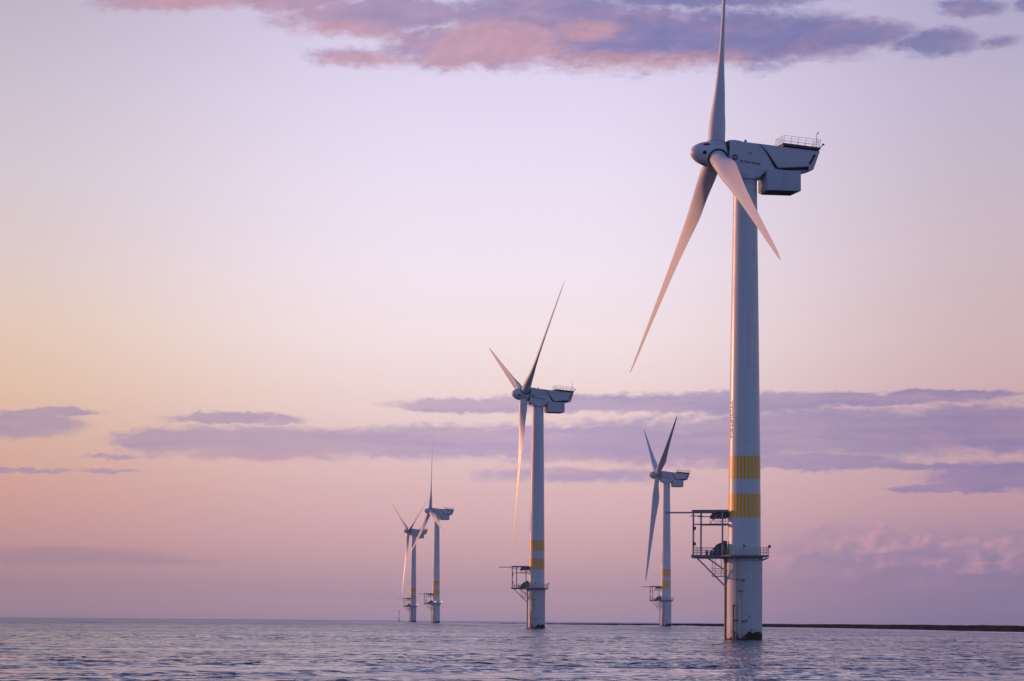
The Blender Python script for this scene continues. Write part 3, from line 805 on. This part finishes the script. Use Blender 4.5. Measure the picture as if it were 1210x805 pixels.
def build_turbine():
    root = bpy.data.objects.new('wind_turbine', None); COL.objects.link(root); root.empty_display_size = 3
    # foundation
    pl = pile_mesh().build('foundation', M['pile'], root)
    for c in CLAMPS: clamp_mesh(*c).build('pipe_clamp', M['rusty'], pl)
    riser_mesh().build('cable_riser', M['pipe'], pl)
    fender_mesh(236).build('boat_fender', M['rusty'], pl); fender_mesh(254).build('boat_fender', M['pile'], pl)
    ladder_mesh().build('access_ladder', M['galv'], pl)
    # tower
    tw = tower_mesh().build('tower', M['tower'], root, sharp=50)
    for z in (39.7, 55.2): seam_mesh(z).build('flange_seam', M['tower'], tw)
    band_mesh(24.15, 27.65).build('warning_band', M['yellow'], tw); band_mesh(18.4, 21.95).build('warning_band', M['yellow'], tw)
    lo = bpy.data.objects.new('lettering', lettering_mesh()); COL.objects.link(lo); lo.parent = tw
    # work platform
    pf = platform_mesh().build('work_platform', M['rusty'], root)
    ring_rail_mesh().build('railing', M['galv'], pf); deck_rail_mesh().build('railing', M['galv'], pf)
    for p, d1, z1, d0 in ((HW, 6.9, 8.0, 2.6), (-HW+.2, 6.3, 9.8, 2.3)): brace_mesh(p, d1, z1, d0).build('support_brace', M['galv'], pf)
    basket_mesh().build('access_basket', M['galv'], pf)
    generator_mesh().build('generator', M['equip'], pf); pump_mesh().build('pump', M['equip'], pf); drum_mesh().build('drum', M['equip'], pf)
    for a in (-95, -2): lamp_mesh(a).build('navigation_lamp', M['lens'], pf)
    # lifting frame
    cf = roof_frame_mesh().build('crane_frame', M['rusty'], root)
    for d in (D0, D1):
        for p in (-HW, HW): MB().box(CG(d, p, (PLZ+.1+TOPF-.18)/2), (.22, .22, TOPF-PLZ-.28), ROTC).build('post', M['galv'], cf)
    boom_mesh().build('crane_boom', M['galv'], cf); hoist_mesh().build('hoist', M['equip'], cf); catwalk_mesh().build('catwalk', M['galv'], cf)
    for z in (16.75, 14.4): cage_lamp_mesh(z).build('floodlight', M['equip'], cf)
    # nacelle, in its own frame
    na = nacelle_mesh().build('nacelle', M['nac'], root, bevel=.14)
    for sg in (1, -1):
        fairing_mesh(sg).build('side_fairing', M['nac'], na, bevel=.05)
        groove_shade_mesh(sg).build('painted_groove_shade', M['dark'], na); under_edge_shade_mesh(sg).build('painted_groove_shade', M['dark'], na); slot_mesh(sg).build('vent_slot', M['dark'], na)
    deck_mesh().build('hoist_deck', M['equip'], na)
    rail_mesh(-15.5, -9.8, -2.42, 2.42, 2.33+DZ).build('deck_railing', M['galv'], na)
    mast_mesh().build('antenna_mast', M['galv'], na); anemometer_mesh().build('wind_sensor', M['equip'], na)
    MB().lathe([(.2, 0), (.2, .35), (.12, .5)], 12, c=(-4.2, .9, 2.25)).build('warning_lamp', M['equip'], na)
    MB().box((-4.75, 1.97, .65), (.62, .05, .10)).box((-5.05, 1.97, .54), (.06, .05, .2)).build('hatch_handle', M['dark'], na)
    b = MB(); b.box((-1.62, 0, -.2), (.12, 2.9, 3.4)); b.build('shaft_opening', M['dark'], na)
    for sg in (1, -1):
        me = text_mesh('maker_lettering', 'GE Wind Energy', .52, M['ink'], 1.06, .035)
        L = max(v.co.x for v in me.vertices)-min(v.co.x for v in me.vertices); s = 3.35/L
        for v in me.vertices:
            x, y = v.co.x*s, v.co.y*s*1.1
            v.co = (-4.95-x, 1.957, -.78+y) if sg > 0 else (-4.95+x, -1.957, -.78+y)
        o = bpy.data.objects.new('maker_lettering', me); COL.objects.link(o); o.parent = na
        # round emblem with monogram
        e = MB(); n = 36
        P = [(-2.55+.50*math.cos(2*math.pi*i/n), sg*1.957, -.30+.50*math.sin(2*math.pi*i/n)) for i in range(n)]
        e.add(P, [tuple(range(n))]); eo = e.build('emblem', M['ink'], na)
        e = MB(); P = [(-2.55+r*math.cos(2*math.pi*i/n), sg*1.961, -.30+r*math.sin(2*math.pi*i/n)) for r in (.40, .435) for i in range(n)]
        e.add(P, [(i, (i+1) % n, n+(i+1) % n, n+i) for i in range(n)]); e.build('emblem_ring', M['nac'], na)
        me = text_mesh('emblem_monogram', 'GE', .46, M['nac'])
        for v in me.vertices: v.co = (-2.55-sg*v.co.x, sg*1.963, -.30+v.co.y)
        o = bpy.data.objects.new('emblem_monogram', me); COL.objects.link(o); o.parent = na
    eb = ebox_mesh().build('equipment_container', M['box'], root, bevel=.05)
    ebox_end().build('end_panel', M['box'], eb); ebox_floor().build('floor_frame', M['dark'], eb); duct_mesh().build('duct', M['dark'], eb)
    for y in (-2.53, 2.53): ebox_seam(y).build('panel_seam', M['box'], eb)
    for x in (EBX+1.9, EBX-1.9):
        for y in (-1.5, 1.5): bracket_mesh(x, y).build('hanger_bracket', M['dark'], eb)
    yh = yaw_mesh().build('yaw_housing', M['nac'], root)
    # rotor
    hb = spinner_mesh().build('hub', M['gel'], root)
    for j in range(3):
        q = Matrix.Rotation(-j*2*math.pi/3, 4, 'X')
        for nm, ms, mt_ in (('blade_socket', socket_mesh(), M['gel']), ('bearing_gap', root_gap_mesh(), M['dark'])):
            o = ms.build(nm, mt_, hb); o.matrix_local = q
        for (a_, rr_, x_) in ((52, (.55, .24), 1.85), (99, (.30, .30), 2.15)):
            hole_mesh(R(a_)+j*2*math.pi/3, rr_, x_).build('access_hole', M['dark'], hb)
    bm_ = blade_mesh().mesh('blade', M['gel'], 60)
    for j in range(3):
        o = bpy.data.objects.new('blade', bm_); COL.objects.link(o); o.parent = root
    return root

def pose(root, heading, theta, feather):
    """heading: compass-free angle of the rotor axis about Z; theta: first blade, clockwise from up seen from upwind"""
    yaw = Matrix.Rotation(heading, 4, 'Z')
    hubm = yaw @ Matrix.Translation((HUBX, 0, HUBZ)) @ Matrix.Rotation(-TILT, 4, 'Y')
    i = 0
    for ch in root.children:
        nm = ch.name.split('.')[0]
        if nm == 'nacelle': ch.matrix_local = hubm
        elif nm == 'equipment_container': ch.matrix_local = yaw @ Matrix.Translation((HUBX, 0, HUBZ-3.72)) @ Matrix.Translation((-.1, 0, -.15))
        elif nm == 'yaw_housing': ch.matrix_local = yaw
        elif nm == 'hub': ch.matrix_local = hubm @ Matrix.Rotation(-R(theta), 4, 'X')
        elif nm == 'blade':
            ch.matrix_local = hubm @ Matrix.Rotation(-R(theta+120*i), 4, 'X') @ Matrix.Rotation(CONE, 4, 'Y') @ Matrix.Rotation(-R(feather), 4, 'Z'); i += 1

def copy_tree(o, parent=None):
    c = o.copy(); COL.objects.link(c)
    if parent is not None:
        c.parent = parent; c.matrix_local = o.matrix_local.copy()
    for ch in list(o.children): copy_tree(ch, c)
    return c

SPOTS = [   # base pixel x, px per metre, rotor angle from line of sight, blade angle, feathering, label
    (879.3, 7.83, 75.3, -6, 0, 'nearest and largest wind turbine, yellow bands clearly striped, upper blade reaching the picture top'),
    (633.7, 3.755, 75.0, 51, 0, 'second largest wind turbine, left of the nearest one, one blade hanging almost straight down'),
    (786.6, 2.42, 79.6, 59, 62, 'slim wind turbine close left of the nearest tower, dark blade leaning up right'),
    (514.8, 1.79, 73.0, -8.8, 0, 'distant wind turbine with a blade pointing straight up, taller of the close pair'),
    (487.8, 1.455, 70.0, 59, 0, 'farthest and smallest wind turbine, the lower left one of the close pair'),
]
proto = build_turbine()
for i, (px, sc, al, th, fe, lab) in enumerate(SPOTS):
    t = proto if i == 0 else copy_tree(proto)
    D = F/sc
    d = ray(px, 738); x = CAM.x + d.x/d.y*D
    t.location = (x, D, drop(math.hypot(x, D)))
    tag(t, lab, 'wind turbine', 'offshore wind turbines')
    los = math.atan2(-D, -x)      # direction from turbine to camera
    pose(t, los - R(al), th, fe)
    if i >= 3:
        for ch in t.children:
            if ch.name.startswith('work_platform'):
                for g in ch.children:
                    if g.name.startswith('navigation_lamp'):
                        g.data = g.data.copy(); g.data.materials[0] = M['lamp_on']
                        if i == 4 and 'done' not in locals():
                            done = True; v = CG(D1, 1.6, 0); g.location = (v.x-3.78*math.cos(R(-95)), v.y-3.78*math.sin(R(-95)), 0)

# ------------------------------------------------------------------ marker pole
def marker():
    D = 2850.0; d = ray(471.3, 733); x = d.x/d.y*D
    root = bpy.data.objects.new('marker_pole', None); COL.objects.link(root); root.location = (x, D, drop(D))
    MB().tube((0, 0, -2), (0, 0, 2.6), .45, 12).build('base_pile', M['rusty'], root)
    MB().tube((0, 0, 2.6), (0, 0, 8.6), .24, 10, .18).build('pole', M['rusty'], root)
    MB().lathe([(.05, 8.5), (.42, 8.6), (.42, 9.3), (.05, 9.5)], 12).build('topmark', M['equip'], root)
    tag(root, 'thin dark marker pole standing in the sea left of the smallest turbine', 'marker pole')
marker()

# ------------------------------------------------------------------ sea air
hz = MB().box((0, 3000, 60), (16000, 16000, 146)).build('haze', M['lens'])
hm = bpy.data.materials.new('sea_haze'); hm.use_nodes = True; hm.node_tree.nodes.clear()
pv = hm.node_tree.nodes.new('ShaderNodeVolumePrincipled'); ho = hm.node_tree.nodes.new('ShaderNodeOutputMaterial')
pv.inputs['Color'].default_value = (.86, .88, .97, 1); pv.inputs['Density'].default_value = .000028
hm.node_tree.links.new(pv.outputs[0], ho.inputs['Volume'])
hz.data.materials[0] = hm; tag(hz, kind='stuff')
